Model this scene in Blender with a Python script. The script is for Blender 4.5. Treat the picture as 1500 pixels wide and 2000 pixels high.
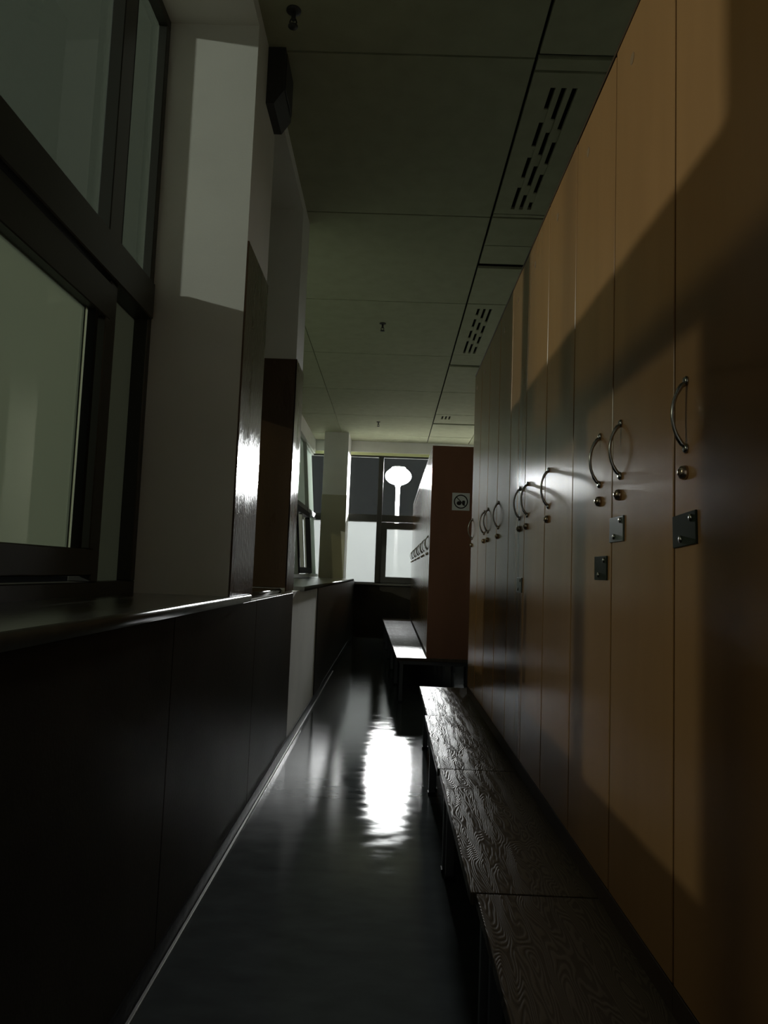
import bpy, bmesh, math, random
from mathutils import Vector, Matrix
random.seed(7)
for o in list(bpy.data.objects): bpy.data.objects.remove(o, do_unlink=True)
SC = bpy.context.scene
COL = SC.collection

# ------------------------------------------------------------------ camera
EYE = 1.10
F = 1400.0                                    # focal length in pixels of a 1500 x 2000 frame
ROLL = 0.0365
fy = Vector(((762 - 750) / F, -(1119 - 1000) / F, 1.0)).normalized()      # corridor direction seen by the camera
up = Vector((math.sin(ROLL), math.cos(ROLL), 0)); up = (up - up.dot(fy) * fy).normalized()
fx = up.cross(fy)
if fx.x < 0: fx = -fx
cam_d = bpy.data.cameras.new('camera'); cam = bpy.data.objects.new('camera', cam_d); COL.objects.link(cam)
right = Vector((fx[0], fy[0], up[0])); cup = Vector((fx[1], fy[1], up[1])); fwd = Vector((fx[2], fy[2], up[2]))
cam.matrix_world = Matrix(((right.x, cup.x, -fwd.x, 0), (right.y, cup.y, -fwd.y, 0), (right.z, cup.z, -fwd.z, EYE), (0, 0, 0, 1)))
cam_d.sensor_fit = 'AUTO'; cam_d.sensor_width = 36; cam_d.lens = F / 2000 * 36
cam_d.clip_start = 0.02; cam_d.clip_end = 200
SC.camera = cam

# ------------------------------------------------------------------ night sky
W = bpy.data.worlds.new('night_sky'); SC.world = W; W.use_nodes = True
bg = W.node_tree.nodes['Background']; bg.inputs[0].default_value = (0.62, 0.72, 0.60, 1); bg.inputs[1].default_value = 0.007
SC.view_settings.view_transform = 'Standard'; SC.view_settings.look = 'None'
SC.view_settings.exposure = 0.0; SC.view_settings.gamma = 1.0; SC.view_settings.use_curve_mapping = False

# strength of the street lamps (radiance of the glowing lantern)
LAMP_FAR = 2200.0
LAMP_NEAR = 2200.0
LAMP_SIDE = 180.0
LAMP_FAR_POS = (0.108, 16.5, 3.34)
LAMP_NEAR_POS = (-10.1, -0.7, 4.36)
LAMP_SIDE_POS = (-5.2, 2.9, 3.8)

# ------------------------------------------------------------------ materials
def mat(name, color, rough=0.5, spec=0.5, metal=0.0, var=0.0, vscale=6.0, stretch=(1, 1, 1), bump=0.0, bscale=40.0,
        bstretch=None, coat=0.0, coat_r=0.1, rvar=0.0, ior=None):
    m = bpy.data.materials.new(name); m.use_nodes = True
    nt = m.node_tree; b = nt.nodes['Principled BSDF']
    b.inputs['Base Color'].default_value = (*color, 1); b.inputs['Roughness'].default_value = rough
    b.inputs['Specular IOR Level'].default_value = spec; b.inputs['Metallic'].default_value = metal
    b.inputs['Coat Weight'].default_value = coat; b.inputs['Coat Roughness'].default_value = coat_r
    if var > 0 or bump > 0 or rvar > 0:
        tc = nt.nodes.new('ShaderNodeTexCoord')
        mp = nt.nodes.new('ShaderNodeMapping'); mp.inputs['Scale'].default_value = stretch
        geo = nt.nodes.new('ShaderNodeNewGeometry'); nt.links.new(geo.outputs['Position'], mp.inputs['Vector'])
        n = nt.nodes.new('ShaderNodeTexNoise'); n.inputs['Scale'].default_value = vscale; n.inputs['Detail'].default_value = 5
        nt.links.new(mp.outputs[0], n.inputs['Vector'])
        if var > 0:
            r = nt.nodes.new('ShaderNodeValToRGB')
            lo = tuple(c * (1 - var) for c in color); hi = tuple(min(1, c * (1 + var)) for c in color)
            r.color_ramp.elements[0].position = 0.3; r.color_ramp.elements[0].color = (*lo, 1)
            r.color_ramp.elements[1].position = 0.7; r.color_ramp.elements[1].color = (*hi, 1)
            nt.links.new(n.outputs['Fac'], r.inputs['Fac']); nt.links.new(r.outputs['Color'], b.inputs['Base Color'])
        if rvar > 0:
            mr = nt.nodes.new('ShaderNodeMapRange'); mr.inputs['From Min'].default_value = 0.3; mr.inputs['From Max'].default_value = 0.7
            mr.inputs['To Min'].default_value = rough - rvar; mr.inputs['To Max'].default_value = rough + rvar
            nt.links.new(n.outputs['Fac'], mr.inputs['Value']); nt.links.new(mr.outputs[0], b.inputs['Roughness'])
        if bump > 0:
            mp2 = nt.nodes.new('ShaderNodeMapping'); mp2.inputs['Scale'].default_value = bstretch or stretch
            nt.links.new(geo.outputs['Position'], mp2.inputs['Vector'])
            n2 = nt.nodes.new('ShaderNodeTexNoise'); n2.inputs['Scale'].default_value = bscale; n2.inputs['Detail'].default_value = 3
            nt.links.new(mp2.outputs[0], n2.inputs['Vector'])
            bp = nt.nodes.new('ShaderNodeBump'); bp.inputs['Strength'].default_value = bump; bp.inputs['Distance'].default_value = 0.002
            nt.links.new(n2.outputs['Fac'], bp.inputs['Height']); nt.links.new(bp.outputs[0], b.inputs['Normal'])
    if ior: varnish(m, ior)
    return m
def varnish(m, ior):
    # replace the Principled surface by a diffuse base under a short-tailed (Beckmann) varnish reflection
    nt = m.node_tree; b = nt.nodes['Principled BSDF']; N = nt.nodes.new; L = nt.links.new
    d = N('ShaderNodeBsdfDiffuse'); g = N('ShaderNodeBsdfGlossy'); g.distribution = 'BECKMANN'; f = N('ShaderNodeFresnel'); mx = N('ShaderNodeMixShader')
    f.inputs['IOR'].default_value = ior; d.inputs['Color'].default_value = b.inputs['Base Color'].default_value; g.inputs['Color'].default_value = (1, 1, 1, 1)
    g.inputs['Roughness'].default_value = b.inputs['Roughness'].default_value
    for l in list(nt.links):
        if l.to_node == b:
            src = l.from_socket; n = l.to_socket.name
            if n == 'Base Color': L(src, d.inputs['Color'])
            elif n == 'Roughness': L(src, g.inputs['Roughness'])
            elif n == 'Normal': L(src, d.inputs['Normal']); L(src, g.inputs['Normal']); L(src, f.inputs['Normal'])
    L(f.outputs[0], mx.inputs[0]); L(d.outputs[0], mx.inputs[1]); L(g.outputs[0], mx.inputs[2])
    out = [n for n in nt.nodes if n.type == 'OUTPUT_MATERIAL'][0]; L(mx.outputs[0], out.inputs[0]); nt.nodes.remove(b)

M = {}
M['paint'] = mat('white_wall_paint', (0.72, 0.71, 0.66), 0.6, 0.3, var=0.05, vscale=3, bump=0.15, bscale=120)
M['ceil'] = mat('ceiling_board', (0.36, 0.37, 0.25), 0.85, 0.2, var=0.06, vscale=9, bump=0.2, bscale=200)
M['plenum'] = mat('dark_ceiling_void', (0.03, 0.03, 0.03), 0.9, 0.1)
M['clad'] = mat('brown_gloss_laminate', (0.095, 0.058, 0.034), 0.30, 0.6, var=0.18, vscale=5, stretch=(1, 1, 0.2), bump=1.0, bscale=75, bstretch=(1, 1, 0.35), rvar=0.05, ior=1.3)
M['lowclad'] = mat('dark_dado_laminate', (0.040, 0.036, 0.028), 0.5, 0.12, var=0.2, vscale=3, bump=0.15, bscale=120, ior=1.05)
M['floor'] = mat('grey_polished_vinyl_floor', (0.052, 0.058, 0.058), 0.145, 0.45, var=0.15, vscale=7, stretch=(1, 2.0, 1), bump=0.010, bscale=16, bstretch=(1, 2.2, 1), rvar=0.02, ior=1.22)
M['locker'] = mat('brown_wood_locker_laminate', (0.315, 0.170, 0.074), 0.27, 0.35, var=0.05, vscale=5, stretch=(1, 2, 0.3), bump=0.02, bscale=60, ior=1.36)
M['lbody'] = mat('locker_carcass_board', (0.045, 0.026, 0.014), 0.6, 0.2)
M['endpanel'] = mat('red_brown_locker_end_board', (0.20, 0.085, 0.045), 0.5, 0.4, var=0.1, vscale=4, stretch=(1, 1, 0.3))
M['chrome'] = mat('chrome', (0.30, 0.29, 0.27), 0.22, 0.5, metal=1.0)
M['brass'] = mat('worn_lock_metal', (0.42, 0.33, 0.25), 0.25, 0.5, metal=1.0)
M['plate'] = mat('dark_green_grey_plate', (0.026, 0.032, 0.024), 0.5, 0.3, ior=1.06)
M['plate_pale'] = mat('grey_green_plate', (0.075, 0.09, 0.075), 0.4, 0.5, ior=1.2)
M['alu'] = mat('bronze_grey_window_aluminium', (0.045, 0.045, 0.038), 0.4, 0.4, metal=0.2)
M['alu_pale'] = mat('pale_window_aluminium', (0.38, 0.40, 0.36), 0.4, 0.5, metal=0.3)
M['gasket'] = mat('black_rubber_gasket', (0.008, 0.008, 0.008), 0.7, 0.2)
M['sill'] = mat('grey_gloss_stone_sill', (0.10, 0.10, 0.085), 0.30, 0.6, var=0.15, vscale=14, ior=1.4)
M['steel'] = mat('grey_painted_bench_steel', (0.07, 0.072, 0.075), 0.4, 0.5, metal=0.5)
M['paper'] = mat('white_sign_board', (0.72, 0.72, 0.70), 0.6, 0.3)
M['ink'] = mat('dark_sign_print', (0.025, 0.018, 0.016), 0.6, 0.3)
M['trim'] = mat('pale_metal_floor_trim', (0.45, 0.45, 0.44), 0.3, 0.6, metal=0.7)
M['base'] = mat('black_vinyl_skirting', (0.018, 0.018, 0.018), 0.4, 0.1, bump=0.5, bscale=22, ior=1.06)
M['ground'] = mat('night_ground', (0.05, 0.05, 0.045), 0.8, 0.2, var=0.2, vscale=2)
M['post'] = mat('white_lamp_post', (0.75, 0.75, 0.72), 0.4, 0.4)
M['darkpost'] = mat('dark_lamp_post', (0.06, 0.06, 0.06), 0.5, 0.4)
M['ventdark'] = mat('vent_slot_void', (0.006, 0.006, 0.006), 0.9, 0.1)
M['boxdark'] = mat('dark_grey_plastic', (0.035, 0.035, 0.032), 0.55, 0.4)
M['sticker'] = mat('faded_sticker', (0.24, 0.15, 0.085), 0.4, 0.5)

def bench_wood():
    m = bpy.data.materials.new('dark_oak_bench_top'); m.use_nodes = True
    nt = m.node_tree; b = nt.nodes['Principled BSDF']; N = nt.nodes.new; L = nt.links.new
    tc = N('ShaderNodeTexCoord'); mp = N('ShaderNodeMapping'); mp.inputs['Scale'].default_value = (9.0, 1.5, 1)
    L(tc.outputs['Object'], mp.inputs[0])
    n0 = N('ShaderNodeTexNoise'); n0.inputs['Scale'].default_value = 1.4; n0.inputs['Detail'].default_value = 2
    L(mp.outputs[0], n0.inputs['Vector'])
    w = N('ShaderNodeMath'); w.operation = 'MULTIPLY'; w.inputs[1].default_value = 260.0; L(n0.outputs['Fac'], w.inputs[0])
    s = N('ShaderNodeMath'); s.operation = 'SINE'; L(w.outputs[0], s.inputs[0])
    fine = N('ShaderNodeTexNoise'); fine.inputs['Scale'].default_value = 40; L(mp.outputs[0], fine.inputs['Vector'])
    ad = N('ShaderNodeMath'); ad.operation = 'ADD'; L(s.outputs[0], ad.inputs[0]); L(fine.outputs['Fac'], ad.inputs[1])
    r = N('ShaderNodeValToRGB'); r.color_ramp.elements[0].color = (0.055, 0.043, 0.030, 1); r.color_ramp.elements[1].color = (0.080, 0.063, 0.044, 1)
    L(ad.outputs[0], r.inputs[0]); L(r.outputs[0], b.inputs['Base Color'])
    bp = N('ShaderNodeBump'); bp.inputs['Strength'].default_value = 0.13; bp.inputs['Distance'].default_value = 0.002
    L(ad.outputs[0], bp.inputs['Height']); L(bp.outputs[0], b.inputs['Normal'])
    b.inputs['Roughness'].default_value = 0.36
    varnish(m, 1.035)
    return m
M['bench'] = bench_wood()

def glass(name, color, trans, dirt):
    # thin pane: mostly see-through, a little dust that scatters light, a weak surface reflection
    m = bpy.data.materials.new(name); m.use_nodes = True
    nt = m.node_tree; nt.nodes.clear(); N = nt.nodes.new; L = nt.links.new
    out = N('ShaderNodeOutputMaterial'); t = N('ShaderNodeBsdfTransparent'); t.inputs[0].default_value = (trans, trans * 1.02, trans, 1)
    tl = N('ShaderNodeBsdfTranslucent'); tl.inputs[0].default_value = (*color, 1)
    g = N('ShaderNodeBsdfGlossy'); g.inputs['Roughness'].default_value = 0.03
    fr = N('ShaderNodeFresnel'); fr.inputs[0].default_value = 1.2
    a = N('ShaderNodeMixShader'); a.inputs[0].default_value = dirt; L(t.outputs[0], a.inputs[1]); L(tl.outputs[0], a.inputs[2])
    b = N('ShaderNodeMixShader'); L(fr.outputs[0], b.inputs[0]); L(a.outputs[0], b.inputs[1]); L(g.outputs[0], b.inputs[2])
    L(b.outputs[0], out.inputs[0]); return m
M['clear'] = glass('dusty_clear_glass', (0.80, 0.95, 0.85), 0.96, 0.07)
M['clear_far'] = glass('clean_clear_glass', (0.85, 0.92, 0.90), 0.97, 0.002)
M['thin'] = glass('plain_glass_face', (0.85, 0.92, 0.90), 0.98, 0.0)

def frosted(name, color, haze):
    m = bpy.data.materials.new(name); m.use_nodes = True
    nt = m.node_tree; nt.nodes.clear(); N = nt.nodes.new; L = nt.links.new
    out = N('ShaderNodeOutputMaterial'); tl = N('ShaderNodeBsdfTranslucent'); tl.inputs[0].default_value = (*color, 1)
    d = N('ShaderNodeBsdfTransparent'); d.inputs['Color'].default_value = (*haze, 1)      # part of the light passes straight through the film
    df = N('ShaderNodeBsdfDiffuse'); df.inputs[0].default_value = (0.18, 0.20, 0.18, 1)
    a = N('ShaderNodeAddShader'); L(tl.outputs[0], a.inputs[0]); L(d.outputs[0], a.inputs[1])
    c = N('ShaderNodeAddShader'); L(a.outputs[0], c.inputs[0]); L(df.outputs[0], c.inputs[1])
    L(c.outputs[0], out.inputs[0]); return m
M['frost_far'] = frosted('frosted_film_glass_far', (0.080, 0.085, 0.083), (0.01, 0.01, 0.01))
M['frost_near'] = frosted('frosted_film_glass', (0.050, 0.061, 0.050), (0.29, 0.29, 0.25))
M['frost_dim'] = frosted('dim_double_frosted_glass', (0.020, 0.023, 0.019), (0.01, 0.01, 0.01))
M['frost_bright'] = frosted('cut_glass_edge', (0.20, 0.22, 0.17), (0.05, 0.05, 0.05))
M['frost_alcove'] = frosted('pale_frosted_alcove_glass', (0.42, 0.50, 0.43), (0.01, 0.01, 0.01))

def emit(name, color, s):
    m = bpy.data.materials.new(name); m.use_nodes = True
    nt = m.node_tree; nt.nodes.clear(); o = nt.nodes.new('ShaderNodeOutputMaterial'); e = nt.nodes.new('ShaderNodeEmission')
    e.inputs[0].default_value = (*color, 1); e.inputs[1].default_value = s; nt.links.new(e.outputs[0], o.inputs[0]); return m

# ------------------------------------------------------------------ helpers
def box(bm, x0, x1, y0, y1, z0, z1, bevel=0.0, seg=1):
    x0, x1 = min(x0, x1), max(x0, x1); y0, y1 = min(y0, y1), max(y0, y1); z0, z1 = min(z0, z1), max(z0, z1)
    vs = [bm.verts.new(p) for p in ((x0, y0, z0), (x1, y0, z0), (x1, y1, z0), (x0, y1, z0), (x0, y0, z1), (x1, y0, z1), (x1, y1, z1), (x0, y1, z1))]
    fs = [bm.faces.new([vs[i] for i in q]) for q in ((3, 2, 1, 0), (4, 5, 6, 7), (0, 1, 5, 4), (1, 2, 6, 5), (2, 3, 7, 6), (3, 0, 4, 7))]
    if bevel > 0:
        es = list({e for f in fs for e in f.edges})
        bmesh.ops.bevel(bm, geom=es, offset=bevel, segments=seg, affect='EDGES', profile=0.5)
def prism(bm, pts, axis, a0, a1):
    # extrude a closed outline (2-D points) along an axis; outline axes are the two others in x, y, z order
    def mk(p, a):
        if axis == 'x': return (a, p[0], p[1])
        if axis == 'y': return (p[0], a, p[1])
        return (p[0], p[1], a)
    v0 = [bm.verts.new(mk(p, a0)) for p in pts]; v1 = [bm.verts.new(mk(p, a1)) for p in pts]
    n = len(pts); bm.faces.new(v0); bm.faces.new(v1[::-1])
    for i in range(n): bm.faces.new((v0[i], v1[i], v1[(i + 1) % n], v0[(i + 1) % n]))
def tube(bm, pts, r, seg=8):
    pts = [Vector(p) for p in pts]; rings = []
    rr = r if isinstance(r, (list, tuple)) else [r] * len(pts)
    for i, p in enumerate(pts):
        d = (pts[min(i + 1, len(pts) - 1)] - pts[max(i - 1, 0)]).normalized()
        a = d.orthogonal() if i == 0 else (pa - pa.dot(d) * d)
        a.normalize(); pa = a; b = d.cross(a)
        rings.append([bm.verts.new(p + (a * math.cos(t) + b * math.sin(t)) * rr[i]) for t in [2 * math.pi * k / seg for k in range(seg)]])
    for i in range(len(rings) - 1):
        for k in range(seg): bm.faces.new((rings[i][k], rings[i][(k + 1) % seg], rings[i + 1][(k + 1) % seg], rings[i + 1][k]))
    bm.faces.new(rings[0][::-1]); bm.faces.new(rings[-1])
def lathe(bm, prof, axis='z', seg=20, center=(0, 0, 0)):
    # prof: list of (radius, height) ; closed at both ends
    c = Vector(center); rings = []
    for r, h in prof:
        ring = []
        for k in range(seg):
            t = 2 * math.pi * k / seg; u, v = r * math.cos(t), r * math.sin(t)
            p = {'z': (u, v, h), 'x': (h, u, v), 'y': (u, h, v)}[axis]
            ring.append(bm.verts.new(c + Vector(p)))
        rings.append(ring)
    for i in range(len(rings) - 1):
        for k in range(seg): bm.faces.new((rings[i][k], rings[i][(k + 1) % seg], rings[i + 1][(k + 1) % seg], rings[i + 1][k]))
    bm.faces.new(rings[0][::-1]); bm.faces.new(rings[-1])
def mesh(name, bm, m, smooth=False):
    bmesh.ops.recalc_face_normals(bm, faces=bm.faces)
    me = bpy.data.meshes.new(name); bm.to_mesh(me); bm.free(); me.materials.append(m)
    if smooth:
        for p in me.polygons: p.use_smooth = True
    return me
def add(name, me, parent=None, loc=(0, 0, 0)):
    o = bpy.data.objects.new(name, me); COL.objects.link(o); o.location = loc
    if parent is not None: o.parent = parent
    return o
def bx(name, m, dims, parent=None, bevel=0.0, seg=1, smooth=False):
    bm = bmesh.new(); box(bm, *dims, bevel=bevel, seg=seg); return add(name, mesh(name, bm, m, smooth), parent)
def empty(name, loc=(0, 0, 0)):
    o = bpy.data.objects.new(name, None); COL.objects.link(o); o.location = loc; o.empty_display_size = 0.1; return o
def tag(o, label, cat, group=None):
    o['label'] = label; o['category'] = cat
    if group: o['group'] = group
    return o
def struct(o, label=None):
    o['kind'] = 'structure'
    if label: o['label'] = label
    return o

# ------------------------------------------------------------------ dimensions (metres)
WX = -0.605          # corridor face of the left wall
CZ = 3.34            # underside of the ceiling boards
YB = -1.7            # wall behind the camera
YF = 12.2            # far wall
XR = 1.75            # right wall behind the lockers
SZ = 0.99            # top of the window sills
R1 = 2.70            # far reveal of the near window
A1, B0, B1 = 3.14, 4.17, 4.48
WP = -0.985          # plane of the near windows
AX = -1.55           # outer face of the far alcove

# ------------------------------------------------------------------ floor, ceiling, walls
struct(bx('floor', M['floor'], (-1.7, 2.0, YB - 0.2, YF + 0.2, -0.12, 0.0)), 'dark grey glossy corridor floor')
ceiling = struct(bx('ceiling', M['plenum'], (-1.7, 2.0, YB - 0.2, YF + 0.2, CZ + 0.035, CZ + 0.2)), 'suspended ceiling of large dull boards')
seams_y = [YB - 0.1, 0.0, 1.48, 2.93, 4.32, 5.77, 7.22, 8.67, 10.12, 11.57, YF + 0.1]
for i in range(len(seams_y) - 1):
    g = 0.006
    bx('ceiling_panel', M['ceil'], (-0.865, 0.545, seams_y[i] + g, seams_y[i + 1] - g, CZ, CZ + 0.02), ceiling)
    bx('ceiling_panel', M['ceil'], (-1.68, -0.872, seams_y[i] + g, seams_y[i + 1] - g, CZ, CZ + 0.02), ceiling)
strip = [(YB - 0.1, 1.40), (1.46, 2.90), (2.93, 3.00), (4.28, 4.31), (4.33, 4.70), (4.71, 4.99), (5.07, 5.755), (7.16, 7.50), (7.58, 8.66), (8.68, 9.90), (10.28, 10.50), (10.58, 11.56), (11.58, YF + 0.1)]
for i in range(len(seams_y) - 1):
    bx('ceiling_panel', M['ceil'], (1.262, 1.95, seams_y[i] + 0.006, seams_y[i + 1] - 0.006, CZ, CZ + 0.02), ceiling)
for y0, y1 in strip:
    bx('ceiling_panel', M['ceil'], (0.560, 1.25, y0, y1, CZ, CZ + 0.02), ceiling)

# left wall masonry
bm = bmesh.new()
box(bm, -1.10, WX, YB - 0.1, B1, 0.0, SZ - 0.03)
box(bm, -1.10, WX, YB - 0.1, 0.78, SZ - 0.03, CZ + 0.035)
box(bm, -1.10, WX, R1, A1, SZ - 0.03, CZ + 0.035)
box(bm, -1.10, WX, 0.78, R1, 3.27, CZ + 0.035)
box(bm, -1.10, WX, A1, B0, 3.27, CZ + 0.035)
box(bm, AX, WX, B0, B1, SZ - 0.03, CZ + 0.035)
box(bm, AX, WX, B1, YF, 0.0, SZ - 0.03)
box(bm, AX, -1.36, B1, YF, 3.10, CZ + 0.035)
wall_left = struct(add('wall_left', mesh('wall_left', bm, M['paint'])), 'left corridor wall with window bays between piers')
# glossy brown laminate on the piers (2.37 m high) and dark laminate below the sills
g = 0.007
bx('pier_panel', M['clad'], (WX - 0.001, WX + g, R1 + 0.001, A1, SZ - 0.02, 2.375), wall_left, bevel=0.002)
bx('pier_panel', M['clad'], (WX - 0.001, WX + g, B0 - g, B1, SZ - 0.02, 2.345), wall_left, bevel=0.002)
bx('pier_panel', M['clad'], (-0.96, WX + g, B0 - g, B0 + 0.001, SZ + 0.002, 2.345), wall_left, bevel=0.002)
for y0, y1 in ((YB - 0.1, -0.45), (-0.445, 0.78), (0.785, 2.02), (2.025, 3.26), (3.265, B1)):
    bx('dado_panel', M['lowclad'], (WX - 0.001, WX + g, y0, y1, 0.06, SZ - 0.035), wall_left, bevel=0.0015)
bx('dado_panel', M['lowclad'], (WX - 0.001, WX + g, 6.05, YF - 0.001, 0.06, SZ - 0.035), wall_left, bevel=0.0015)
# wall behind the camera, right wall, far wall
struct(bx('wall_back', M['paint'], (-1.7, 2.0, YB - 0.15, YB, 0, CZ + 0.035)), 'plain wall at the near end')
struct(bx('wall_right', M['paint'], (XR, XR + 0.15, YB, YF, 0, CZ + 0.035)), 'plain wall behind the lockers')
bm = bmesh.new()
box(bm, AX - 0.1, XR + 0.15, YF, YF + 0.14, 0, 0.905)
wall_far = struct(add('wall_far', mesh('wall_far', bm, M['lowclad'])), 'dark low wall under the far window')
bx('window_beam', M['paint'], (AX - 0.1, XR + 0.15, YF - 0.02, YF + 0.2, 3.155, CZ + 0.035), wall_far)
# column standing in front of the far window
col = struct(bx('wall_column', M['paint'], (-1.14, -0.747, 11.46, YF - 0.021, 0, CZ + 0.035), bevel=0.004), 'pale square column in front of the far window')
bx('pier_panel', mat('olive_tan_laminate', (0.46, 0.44, 0.32), 0.5, 0.4), (-1.14 - 0.004, -0.747 + 0.004, 11.453, 11.462, SZ, 2.32), col, bevel=0.002)

# skirting with its pale trim strip
base = struct(bx('baseboard_left', M['base'], (WX, WX + 0.012, YB, YF - 0.01, 0, 0.065), bevel=0.002), 'black skirting along the left wall')
bx('floor_trim', M['trim'], (WX + 0.012, WX + 0.022, YB, 8.0, 0, 0.008), base, bevel=0.002)

# ------------------------------------------------------------------ windows
def pane(name, m, dims, parent, room):
    # glass sheet whose room-side face carries the frosting
    o = bx(name, M['thin'], dims, parent); o.data.materials.append(m); r = Vector(room)
    for p in o.data.polygons:
        if p.normal.dot(r) > 0.9: p.material_index = 1
    return o
def bars(parent, name, m, lst, bev=0.003):
    for d in lst: bx(name, m, d, parent, bevel=bev)

def sill(parent, x0, x1, y0, y1, z1, th=0.030):
    bm = bmesh.new(); r = 0.011; pts = [(x0, z1 - th), (x1 - 0.004, z1 - th)]
    for k in range(7):
        a = -math.pi / 6 + (math.pi / 2 + math.pi / 6) * k / 6
        pts.append((x1 - r + r * math.cos(a), z1 - r + r * math.sin(a)))
    pts.append((x0, z1)); prism(bm, pts, 'y', y0, y1)
    o = add('window_sill', mesh('window_sill', bm, M['sill'], False), parent)
    for p in o.data.polygons:
        if abs(p.normal.y) < 0.5 and p.normal.x > 0.05 and p.normal.z < 0.99: p.use_smooth = True
    return o

# near window
w1 = struct(empty('window_1', (0, 0, 0)), 'near window with frosted lower sash and dusty upper panes')
f0, f1 = WP - 0.045, WP + 0.025
bars(w1, 'frame', M['alu'], [(f0, f1, 0.78, R1, 3.23, 3.275), (f0, f1, 0.78, R1, SZ - 0.03, 1.035), (f0, f1, 0.78, 0.82, 1.035, 3.23), (f0, f1, 2.66, R1, 1.035, 3.23)])
bars(w1, 'mullion', M['alu'], [(f0, f1 + 0.01, 2.235, 2.335, 2.17, 3.23), (f0, f1 + 0.005, 2.29, 2.345, 1.035, 2.03)])
bx('mullion_gasket', M['gasket'], (WP + 0.02, f1 + 0.006, 2.335, 2.350, 2.17, 3.23), w1)
bx('transom', M['alu'], (f0, f1 + 0.02, 0.82, 2.66, 2.03, 2.17), w1, bevel=0.004)
bx('upper_pane', M['clear'], (WP - 0.012, WP - 0.008, 0.82, 2.235, 2.17, 3.23), w1)
bx('upper_pane', M['clear'], (WP - 0.012, WP - 0.008, 2.350, 2.66, 2.17, 3.23), w1)
pane('lower_pane', M['frost_dim'], (WP - 0.032, WP - 0.028, 2.345, 2.66, 1.035, 2.03), w1, (1, 0, 0))
sash = bx('sash', M['alu'], (WP - 0.02, WP + 0.034, 1.50, 2.29, 1.055, 1.140), w1, bevel=0.004)
bars(sash, 'sash_rail', M['alu'], [(WP - 0.02, WP + 0.034, 1.50, 2.29, 1.895, 2.015)])
bars(sash, 'sash_stile', M['alu'], [(WP - 0.02, WP + 0.034, 2.255, 2.29, 1.140, 1.895), (WP - 0.02, WP + 0.034, 1.50, 1.58, 1.140, 1.895)])
pane('edge_pane', M['frost_near'], (WP - 0.004, WP, 2.205, 2.255, 1.140, 1.895), sash, (1, 0, 0))
bx('gasket', M['gasket'], (WP - 0.015, WP + 0.030, 2.186, 2.205, 1.140, 1.895), sash)
pane('glass_edge', M['frost_bright'], (WP - 0.006, WP + 0.004, 2.170, 2.186, 1.140, 1.895), sash, (1, 0, 0))
pane('lower_pane', M['frost_near'], (WP - 0.004, WP, 1.58, 2.17, 1.140, 1.895), sash, (1, 0, 0))
sash = bx('sash', M['alu'], (WP - 0.042, WP - 0.02, 0.82, 1.58, 1.040, 1.120), w1, bevel=0.004)
bars(sash, 'sash_rail', M['alu'], [(WP - 0.042, WP - 0.02, 0.82, 1.58, 1.94, 2.03)])
bars(sash, 'sash_stile', M['alu'], [(WP - 0.042, WP - 0.02, 0.82, 0.90, 1.120, 1.94), (WP - 0.042, WP - 0.02, 1.50, 1.58, 1.120, 1.94)])
pane('lower_pane', M['frost_near'], (WP - 0.034, WP - 0.030, 0.90, 1.50, 1.120, 1.94), sash, (1, 0, 0))
sill(w1, -1.0, -0.572, 0.50, 3.00, SZ)

# second window, hidden behind its pier
w2 = struct(empty('window_2'), 'narrow window in the bay between the two piers')
bars(w2, 'frame', M['alu'], [(f0, f1, A1, B0, 3.23, 3.275), (f0, f1, A1, B0, SZ - 0.03, 1.035), (f0, f1, A1, A1 + 0.04, 1.035, 3.23), (f0, f1, B0 - 0.05, B0 - 0.01, 1.035, 3.23)])
bx('transom', M['alu'], (f0, f1 + 0.02, A1 + 0.04, B0 - 0.05, 2.03, 2.17), w2, bevel=0.004)
pane('upper_pane', M['frost_dim'], (WP - 0.012, WP - 0.008, A1 + 0.04, B0 - 0.05, 2.17, 3.23), w2, (1, 0, 0))
pane('lower_pane', M['frost_near'], (WP - 0.012, WP - 0.008, A1 + 0.04, B0 - 0.05, 1.035, 2.03), w2, (1, 0, 0))
sill(w2, -1.0, WX - 0.02, A1 + 0.01, B0 - 0.01, SZ - 0.003)

# window ribbon of the far alcove: its frame leans outwards towards the top
w3 = struct(empty('window_3', (-1.235, 0, SZ)), 'leaning window ribbon in the far left alcove')
w3.rotation_euler = (0, math.radians(-4.6), 0)
zt = 2.13
def lb(name, m, y0, y1, z0, z1, d0=-0.05, d1=0.02, parent=w3): return bx(name, m, (d0, d1, y0, y1, z0, z1), parent, bevel=0.003)
lb('frame', M['alu_pale'], B1, YF - 0.05, 0.0, 0.05); lb('frame', M['alu_pale'], B1, YF - 0.05, zt - 0.05, zt)
lb('transom', M['alu'], B1, YF - 0.05, 0.98, 1.07)
for y in (4.55, 6.2, 7.8, 9.4, 10.95): lb('mullion', M['alu_pale'], y, y + 0.05, 0.05, zt - 0.05, -0.05, 0.035)
for y0, y1 in ((4.60, 6.2), (6.25, 7.8), (7.85, 9.4), (9.45, 10.95), (11.0, YF - 0.05)):
    pane('upper_pane', M['frost_alcove'], (-0.022, -0.018, y0, y1, 1.07, zt - 0.05), w3, (1, 0, 0))
    if y0 not in (9.45,): pane('lower_pane', M['frost_alcove'], (-0.022, -0.018, y0, y1, 0.05, 0.98), w3, (1, 0, 0))
sh = lb('open_sash', M['gasket'], 9.45, 10.95, 0.06, 0.14, -0.02, 0.05)
for d in ((9.45, 10.95, 0.90, 0.98), (9.45, 9.53, 0.14, 0.90), (10.87, 10.95, 0.14, 0.90)): lb('sash_rail', M['gasket'], *d, -0.02, 0.05, sh)
lb('sash_stile', M['alu_pale'], 10.10, 10.16, 0.14, 0.90, -0.02, 0.03, sh)
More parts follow.
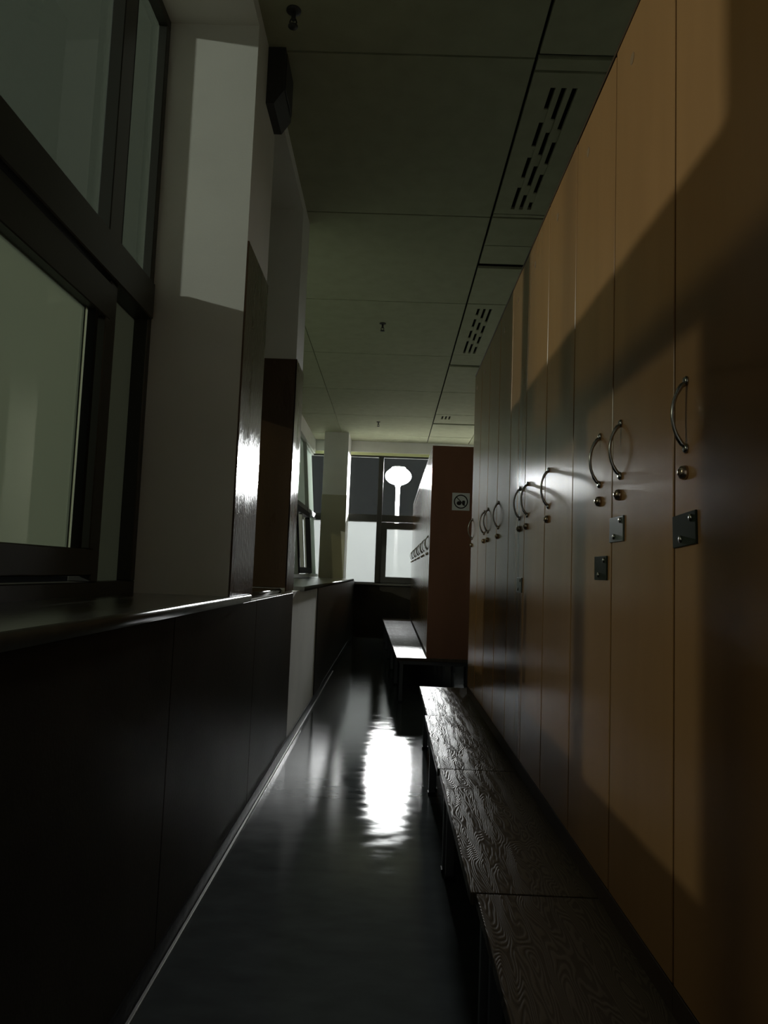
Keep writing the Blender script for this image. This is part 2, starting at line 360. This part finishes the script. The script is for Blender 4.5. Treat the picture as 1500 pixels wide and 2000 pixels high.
ws3 = sill(wall_left, -1.54, -0.572, 4.86, 11.455, 0.985)

# far window
w4 = struct(empty('window_4'), 'far end window with frosted lower panes and clear upper panes')
y0, y1 = YF + 0.03, YF + 0.10
bars(w4, 'frame', M['alu'], [(AX, XR, y0, y1, 0.905, 0.930), (AX, XR, y0, y1, 3.075, 3.105)])
bx('head_strip', mat('yellow_green_window_trim', (0.75, 0.78, 0.42), 0.5, 0.4), (AX, XR, y0 - 0.01, y1, 3.105, 3.155), w4)
bars(w4, 'transom', M['alu'], [(AX, XR, y0 - 0.01, y1, 1.965, 2.085)])
bars(w4, 'mullion', M['alu'], [(-0.262, -0.176, y0 - 0.02, y1, 0.93, 3.075), (0.66, 0.74, y0, y1, 0.93, 3.075)])
for a, b in ((AX, -0.262), (-0.176, 0.66), (0.74, XR)):
    bx('upper_pane', M['clear_far'], (a, b, YF + 0.06, YF + 0.064, 2.085, 3.075), w4)
pane('lower_pane', M['frost_far'], (AX, -0.262, YF + 0.06, YF + 0.064, 0.93, 1.965), w4, (0, -1, 0))
pane('lower_pane', M['frost_far'], (0.74, XR, YF + 0.06, YF + 0.064, 0.93, 1.965), w4, (0, -1, 0))
sh = bx('sash', M['alu'], (-0.176, 0.66, y0 - 0.015, y1 - 0.03, 0.93, 1.03), w4, bevel=0.004)
bars(sh, 'sash_rail', M['alu'], [(-0.176, 0.66, y0 - 0.015, y1 - 0.03, 1.845, 1.95)])
bars(sh, 'sash_stile', M['alu'], [(-0.176, -0.080, y0 - 0.015, y1 - 0.03, 1.03, 1.845), (0.58, 0.66, y0 - 0.015, y1 - 0.03, 1.03, 1.845)])
pane('lower_pane', M['frost_far'], (-0.080, 0.58, YF + 0.045, YF + 0.049, 1.03, 1.845), sh, (0, -1, 0))
bm = bmesh.new(); box(bm, -0.60, XR, YF - 0.06, YF + 0.03, 0.885, 0.912, bevel=0.006, seg=2)
add('window_sill', mesh('window_sill', bm, M['sill']), w4)

# ------------------------------------------------------------------ lockers
DW = 0.3585
def handle_mesh():
    bm = bmesh.new(); pts = []; n = 14; h = 0.118
    for k in range(n + 1):
        t = -1 + 2 * k / n
        pts.append((-0.025 * (1 - t * t) ** 0.75 - 0.0, 0, t * h / 2))
    pts[0] = (0.004, 0, -h / 2); pts[-1] = (0.004, 0, h / 2)
    r = [0.0034 if 2 < k < n - 2 else 0.0044 for k in range(n + 1)]
    tube(bm, pts, r, 8)
    for s in (-1, 1): lathe(bm, [(0.0085, 0.0005), (0.0085, -0.003), (0.006, -0.006)], 'x', 10, (0, 0, s * h / 2))
    return mesh('handle', bm, M['chrome'], True)
HANDLE = handle_mesh()
def lock_mesh():
    bm = bmesh.new(); lathe(bm, [(0.0125, 0.0005), (0.0125, -0.004), (0.0105, -0.010), (0.006, -0.0125)], 'x', 14)
    box(bm, -0.0145, -0.012, -0.0012, 0.0012, -0.005, 0.005); return mesh('lock', bm, M['brass'], True)
LOCK = lock_mesh()
def screw_mesh():
    bm = bmesh.new(); lathe(bm, [(0.0065, 0.0), (0.0062, -0.002), (0.003, -0.0035)], 'x', 10); return mesh('screw', bm, M['chrome'], True)
SCREW = screw_mesh()
def plate_mesh(m):
    bm = bmesh.new(); box(bm, -0.004, 0.0005, -0.048, 0.048, -0.028, 0.028, bevel=0.001); return mesh('number_plate', bm, m)
PLATE = plate_mesh(M['plate']); PLATE_P = plate_mesh(M['plate_pale'])
def sticker_mesh():
    bm = bmesh.new(); lathe(bm, [(0.013, 0.0005), (0.013, -0.0007)], 'x', 12); return mesh('sticker', bm, M['sticker'])
STICK = sticker_mesh()
DOORS = {}
def door_mesh(h, e):
    if (h, e) not in DOORS:
        bm = bmesh.new(); box(bm, 0, 0.018, e, DW - e, 0, h, bevel=0.0015); DOORS[(h, e)] = mesh('door', bm, M['locker'])
    return DOORS[(h, e)]

def locker(x, y, ztop, label, group, plates=None, ajar=None, depth=0.49, zb=0.38, end=None):
    """three-door locker; x = face of the doors, y = near side"""
    t = tag(empty('locker', (x, y, zb)), label, 'locker', group)
    H = ztop - zb; W3 = 3 * DW
    bm = bmesh.new()
    box(bm, 0.020, depth, 0, 0.016, 0, H); box(bm, 0.020, depth, W3 - 0.016, W3, 0, H)
    box(bm, 0.000, depth, 0, W3, H - 0.010, H); box(bm, 0.000, depth, 0.0, W3, 0, 0.045)
    box(bm, depth - 0.012, depth, 0.016, W3 - 0.016, 0.045, H - 0.010)
    for k in (1, 2): box(bm, 0.020, depth - 0.012, k * DW - 0.008, k * DW + 0.008, 0.045, H - 0.010)
    add('body', mesh('body', bm, M['lbody']), t)
    if end: bx('end_panel', M['endpanel'], (-0.002, depth, -0.018, -0.0005, 0.0, H), t, bevel=0.0015)
    dh = H - 0.010 - 0.049
    for k in range(3):
        gap = 0.006 if ajar == k else 0.0025
        d = add('door', door_mesh(round(dh - gap, 4), 0.0036 if x > 0.4 else 0.006), t, (0.0, k * DW, 0.048))
        far = k != 1
        hy = DW - 0.055 if far else 0.095
        if k == 0: hy = DW - 0.062
        zh = 1.390 - zb - 0.048
        add('handle', HANDLE, d, (0, hy, zh))
        add('lock', LOCK, d, (0, hy + (0.004 if far else -0.004), zh - 0.100))
        add('sticker', STICK, d, (0, DW * 0.68, dh - 0.10))
        p = (plates or {}).get(k)
        if p:
            yy, zz, rot, pm = p
            pl = add('number_plate', pm, d, (0, yy - y - k * DW, zz - zb - 0.048)); pl.rotation_euler = (math.radians(rot), 0, 0)
            for sy, sz in ((-0.030, 0.018), (0.012, -0.016)):
                add('screw', SCREW, d, (-0.004, yy - y - k * DW + sy, zz - zb - 0.048 + sz))
    return t
LY = 4.5005 - 9 * DW
LX = 0.500
g1 = 'tall wooden lockers along the right side'
locker(LX, LY - 3 * DW - 0.001, 2.378, 'brown three-door locker nearest the viewer, cut by the right edge of the picture', g1, {2: (1.222, 1.192, -3, PLATE)})
locker(LX, LY, 2.378, 'brown three-door locker with two number plates low on its doors, second from the viewer', g1,
       {0: (1.590, 1.215, 0, PLATE_P), 1: (1.706, 1.130, 0, PLATE)}, ajar=1)
locker(LX, LY + 3 * DW + 0.001, 2.378, 'brown three-door locker with one small plate, middle of the near row', g1, {1: (2.775, 1.072, 0, PLATE_P)})
locker(LX, LY + 6 * DW + 0.002, 2.378, 'brown three-door locker at the far end of the near row, with the bright lamp reflection', g1)
g2 = 'far row of lockers beside the end window'
names = ['brown locker with red-brown end board that carries the white sign', 'second locker of the far row, behind the end board', 'third locker of the far row, middle of the five',
         'fourth locker of the far row', 'last locker of the far row, against the frosted far window']
Y2 = 6.262
for i in range(5):
    locker(0.338, Y2 + i * (3 * DW + 0.001) + 0.019, 2.235, names[i], g2, end=(i == 0), depth=0.49)

# ------------------------------------------------------------------ benches that carry the lockers
BW = 0.735
def bench(x, y, length, label, group, rot=0.0, w=BW):
    t = tag(empty('bench', (x, y, 0)), label, 'bench', group); t.rotation_euler = (0, 0, rot)
    z = 0.38
    bx('top', M['bench'], (0, w, 0.0015, length - 0.0015, z - 0.028, z), t, bevel=0.003, seg=2)
    bm = bmesh.new(); z0 = z - 0.028
    for a in (0.03, w - 0.06): box(bm, a, a + 0.03, 0.02, length - 0.02, z0 - 0.03, z0)
    for a in (0.02, length - 0.05): box(bm, 0.06, w - 0.06, a, a + 0.03, z0 - 0.03, z0)
    add('frame', mesh('frame', bm, M['steel']), t)
    for a in (0.03, w - 0.06):
        for b in (0.02, length - 0.05):
            l = bx('leg', M['steel'], (a, a + 0.03, b, b + 0.03, 0.012, z0 - 0.0), t, bevel=0.002)
            bx('foot', M['gasket'], (a - 0.004, a + 0.034, b - 0.004, b + 0.034, 0.0, 0.012), l)
    return t
gb = 'low wooden benches under the near lockers'
bl = ['low bench at the far end of the near row, partly lit', 'low bench with shining wood grain under the near lockers', 'dark low bench in the middle foreground under the lockers', 'nearly black low bench nearest the viewer']
for i, (a, b, xx) in enumerate(((3.755, 4.700, 0.216), (2.745, 3.755, 0.203), (1.705, 2.745, 0.210), (0.660, 1.705, 0.222))):
    bench(xx, a, b - a, bl[i], gb, w=0.99 - xx)
gb2 = 'low benches under the far lockers'
bl2 = ['low bench end with steel leg below the red-brown end board', 'lamplit low bench behind the first of the far row', 'dark low bench, third of the far row', 'dark low bench, fourth of the far row', 'dark low bench below the far window']
for i in range(5):
    ya = 6.235 + i * 1.05; xa = 0.082 - 0.0345 * (i * 1.05)
    bench(xa, ya, 1.05, bl2[i], gb2, rot=0.0345, w=0.80)

# ------------------------------------------------------------------ sign on the end board
sg = tag(empty('sign', (0.597, Y2 - 0.0005, 1.745)), 'white square prohibition sign with black ring on the end board', 'sign')
bx('board', M['paper'], (-0.077, 0.077, -0.003, 0, -0.077, 0.077), sg)
bm = bmesh.new()
n = 36; ro, ri = 0.062, 0.052
for k in range(n):
    a0, a1 = 2 * math.pi * k / n, 2 * math.pi * (k + 1) / n
    q = [(r * math.cos(a), -0.0045, r * math.sin(a)) for r, a in ((ri, a0), (ro, a0), (ro, a1), (ri, a1))]
    q2 = [(p[0], -0.0028, p[2]) for p in q]
    v = [bm.verts.new(p) for p in q]; v2 = [bm.verts.new(p) for p in q2]
    bm.faces.new(v)
    bm.faces.new((v[1], v2[1], v2[2], v[2])); bm.faces.new((v[0], v[3], v2[3], v2[0]))
add('ring', mesh('ring', bm, M['ink']), sg)
bm = bmesh.new(); c, s = math.cos(-math.pi / 4), math.sin(-math.pi / 4)
pts = [(u * c - v * s, u * s + v * c) for u, v in ((-0.054, -0.0035), (0.054, -0.0035), (0.054, 0.0035), (-0.054, 0.0035))]
prism(bm, pts, 'y', -0.0046, -0.0028); add('slash', mesh('slash', bm, M['ink']), sg)
bm = bmesh.new()
prism(bm, [(-0.016 + 0.021 * math.cos(t), -0.014 + 0.018 * math.sin(t)) for t in [2 * math.pi * k / 20 for k in range(20)]], 'y', -0.0044, -0.0028)
prism(bm, [(0.010, -0.020), (0.022, -0.036), (0.034, -0.030), (0.037, 0.006), (0.026, 0.012), (0.012, 0.008)], 'y', -0.0043, -0.0028)
add('pictogram', mesh('pictogram', bm, M['ink']), sg)

# ------------------------------------------------------------------ ceiling vents, sprinklers, wall box
def vent(y0, y1, label):
    t = tag(empty('ceiling_vent', (0.560, y0, CZ)), label, 'vent', 'slotted ceiling vents above the lockers')
    L = y1 - y0; s = (0.105, 0.155, 0.205)
    bm = bmesh.new(); edges = [0.0]
    for a in s: edges += [a - 0.012, a + 0.012]
    edges.append(0.69)
    for i in range(0, len(edges), 2): box(bm, edges[i], edges[i + 1], 0.10, L - 0.06, -0.002, 0.016)
    box(bm, 0.0, 0.69, 0.003, 0.10, -0.002, 0.016); box(bm, 0.0, 0.69, L - 0.06, L - 0.003, -0.002, 0.016)
    add('frame', mesh('frame', bm, M['ceil']), t)
    bx('back_plate', M['ventdark'], (0.07, 0.24, 0.05, L - 0.05, 0.024, 0.030), t)
    for k, a in enumerate(s):
        for j in range(3):
            yy = 0.34 + j * 0.30 + 0.08 * (k - 1)
            if yy < L - 0.15: bx('blade', M['ceil'], (a - 0.012, a + 0.012, yy, yy + 0.10, 0.002, 0.010), t)
    return t
vent(5.765, 7.150, 'three-slot ceiling vent over the aisle between the locker rows')
vent(3.010, 4.270, 'dark three-slot ceiling vent above the near lockers')
vent(9.910, 10.270, 'short pale ceiling vent near the far window beam')

def sprinkler(x, y, label):
    t = tag(empty('sprinkler', (x, y, CZ)), label, 'sprinkler', 'ceiling sprinklers')
    bm = bmesh.new(); lathe(bm, [(0.030, 0.001), (0.030, -0.004), (0.016, -0.010)], 'z', 16); add('rose', mesh('rose', bm, M['boxdark'], True), t)
    bm = bmesh.new(); lathe(bm, [(0.009, -0.008), (0.009, -0.040), (0.005, -0.046)], 'z', 10); add('body', mesh('body', bm, M['boxdark'], True), t)
    bm = bmesh.new(); tube(bm, [(0.009, 0, -0.038), (0.014, 0, -0.052), (0.003, 0, -0.068)], 0.003, 6); tube(bm, [(-0.009, 0, -0.038), (-0.014, 0, -0.052), (-0.003, 0, -0.068)], 0.003, 6)
    add('yoke', mesh('yoke', bm, M['boxdark'], True), t)
    bm = bmesh.new(); lathe(bm, [(0.020, -0.067), (0.020, -0.071), (0.004, -0.073)], 'z', 16); add('deflector', mesh('deflector', bm, M['boxdark'], True), t)
sprinkler(-0.149, 6.30, 'small dark sprinkler head on the ceiling in mid corridor')
sprinkler(-0.257, 10.55, 'tiny sprinkler head on the ceiling near the far window')
sprinkler(-0.470, 2.70, 'nearly invisible sprinkler head on the dark ceiling by the near pier')

wb = tag(empty('wall_box', (WX, 2.90, 3.08)), 'dark plastic box fixed high on the near pier under the ceiling', 'box')
bm = bmesh.new(); prism(bm, [(0.0, 0.0), (0.035, 0.0), (0.075, 0.06), (0.075, 0.255), (0.0, 0.255)], 'y', 0, 0.22); add('housing', mesh('housing', bm, M['boxdark']), wb)
bx('cover', M['boxdark'], (0.0752, 0.080, 0.015, 0.205, 0.075, 0.24), wb, bevel=0.002)

# ------------------------------------------------------------------ outside: ground and street lamps
struct(bx('ground', M['ground'], (-45, 45, -30, 60, -0.5, -0.2)), 'dark ground outside the building')
struct(bx('bounce_slab', mat('pale_bounce_surface', (0.62, 0.62, 0.56), 0.8, 0.2, var=0.1, vscale=3), (-8, 8, YF + 0.4, 26, -0.2, -0.17)), 'added pale slab outside the far window that bounces lamp light inside')  # unseen slab, added pale to bounce lamp light up to the far ceiling
def street_lamp(pos, strength, color, label, post_mat, glow_post=False, rx=0.17, rz=0.11):
    x, y, z = pos
    t = tag(empty('street_lamp', (x, y, -0.2)), label, 'street lamp', 'street lamps outside'); zz = z + 0.2
    bm = bmesh.new(); lathe(bm, [(0.05, 0), (0.05, 0.6), (0.045, 0.7), (0.045, zz - rz - 0.03)], 'z', 14); add('post', mesh('post', bm, post_mat, True), t)
    bm = bmesh.new(); n = 8
    lathe(bm, [(max(0.01, rx * math.cos(a)), zz + rz * math.sin(a)) for a in [-math.pi / 2 + math.pi * k / n for k in range(n + 1)]], 'z', 16)
    add('lantern', mesh('lantern', bm, emit('lamp_glow', color, strength), True), t)
    bm = bmesh.new(); lathe(bm, [(0.06, zz - rz - 0.05), (0.07, zz - rz + 0.012), (0.03, zz - rz + 0.014)], 'z', 14); add('collar', mesh('collar', bm, post_mat, True), t)
    bm = bmesh.new(); lathe(bm, [(rx * 0.6, zz + rz * 0.85), (rx * 0.5, zz + rz + 0.02), (0.02, zz + rz + 0.05)], 'z', 14); add('cap', mesh('cap', bm, post_mat, True), t)
    return t
street_lamp(LAMP_FAR_POS, LAMP_FAR, (0.98, 0.97, 1.0), 'glowing street lamp on a white post seen through the far window', M['post'], rx=0.30, rz=0.20)
street_lamp(LAMP_NEAR_POS, LAMP_NEAR, (0.96, 1.0, 0.90), 'street lamp outside the near window whose light falls on the lockers', M['darkpost'])
street_lamp(LAMP_SIDE_POS, LAMP_SIDE, (1.0, 0.95, 0.50), 'yellowish street lamp standing nearer outside the left windows', M['darkpost'])
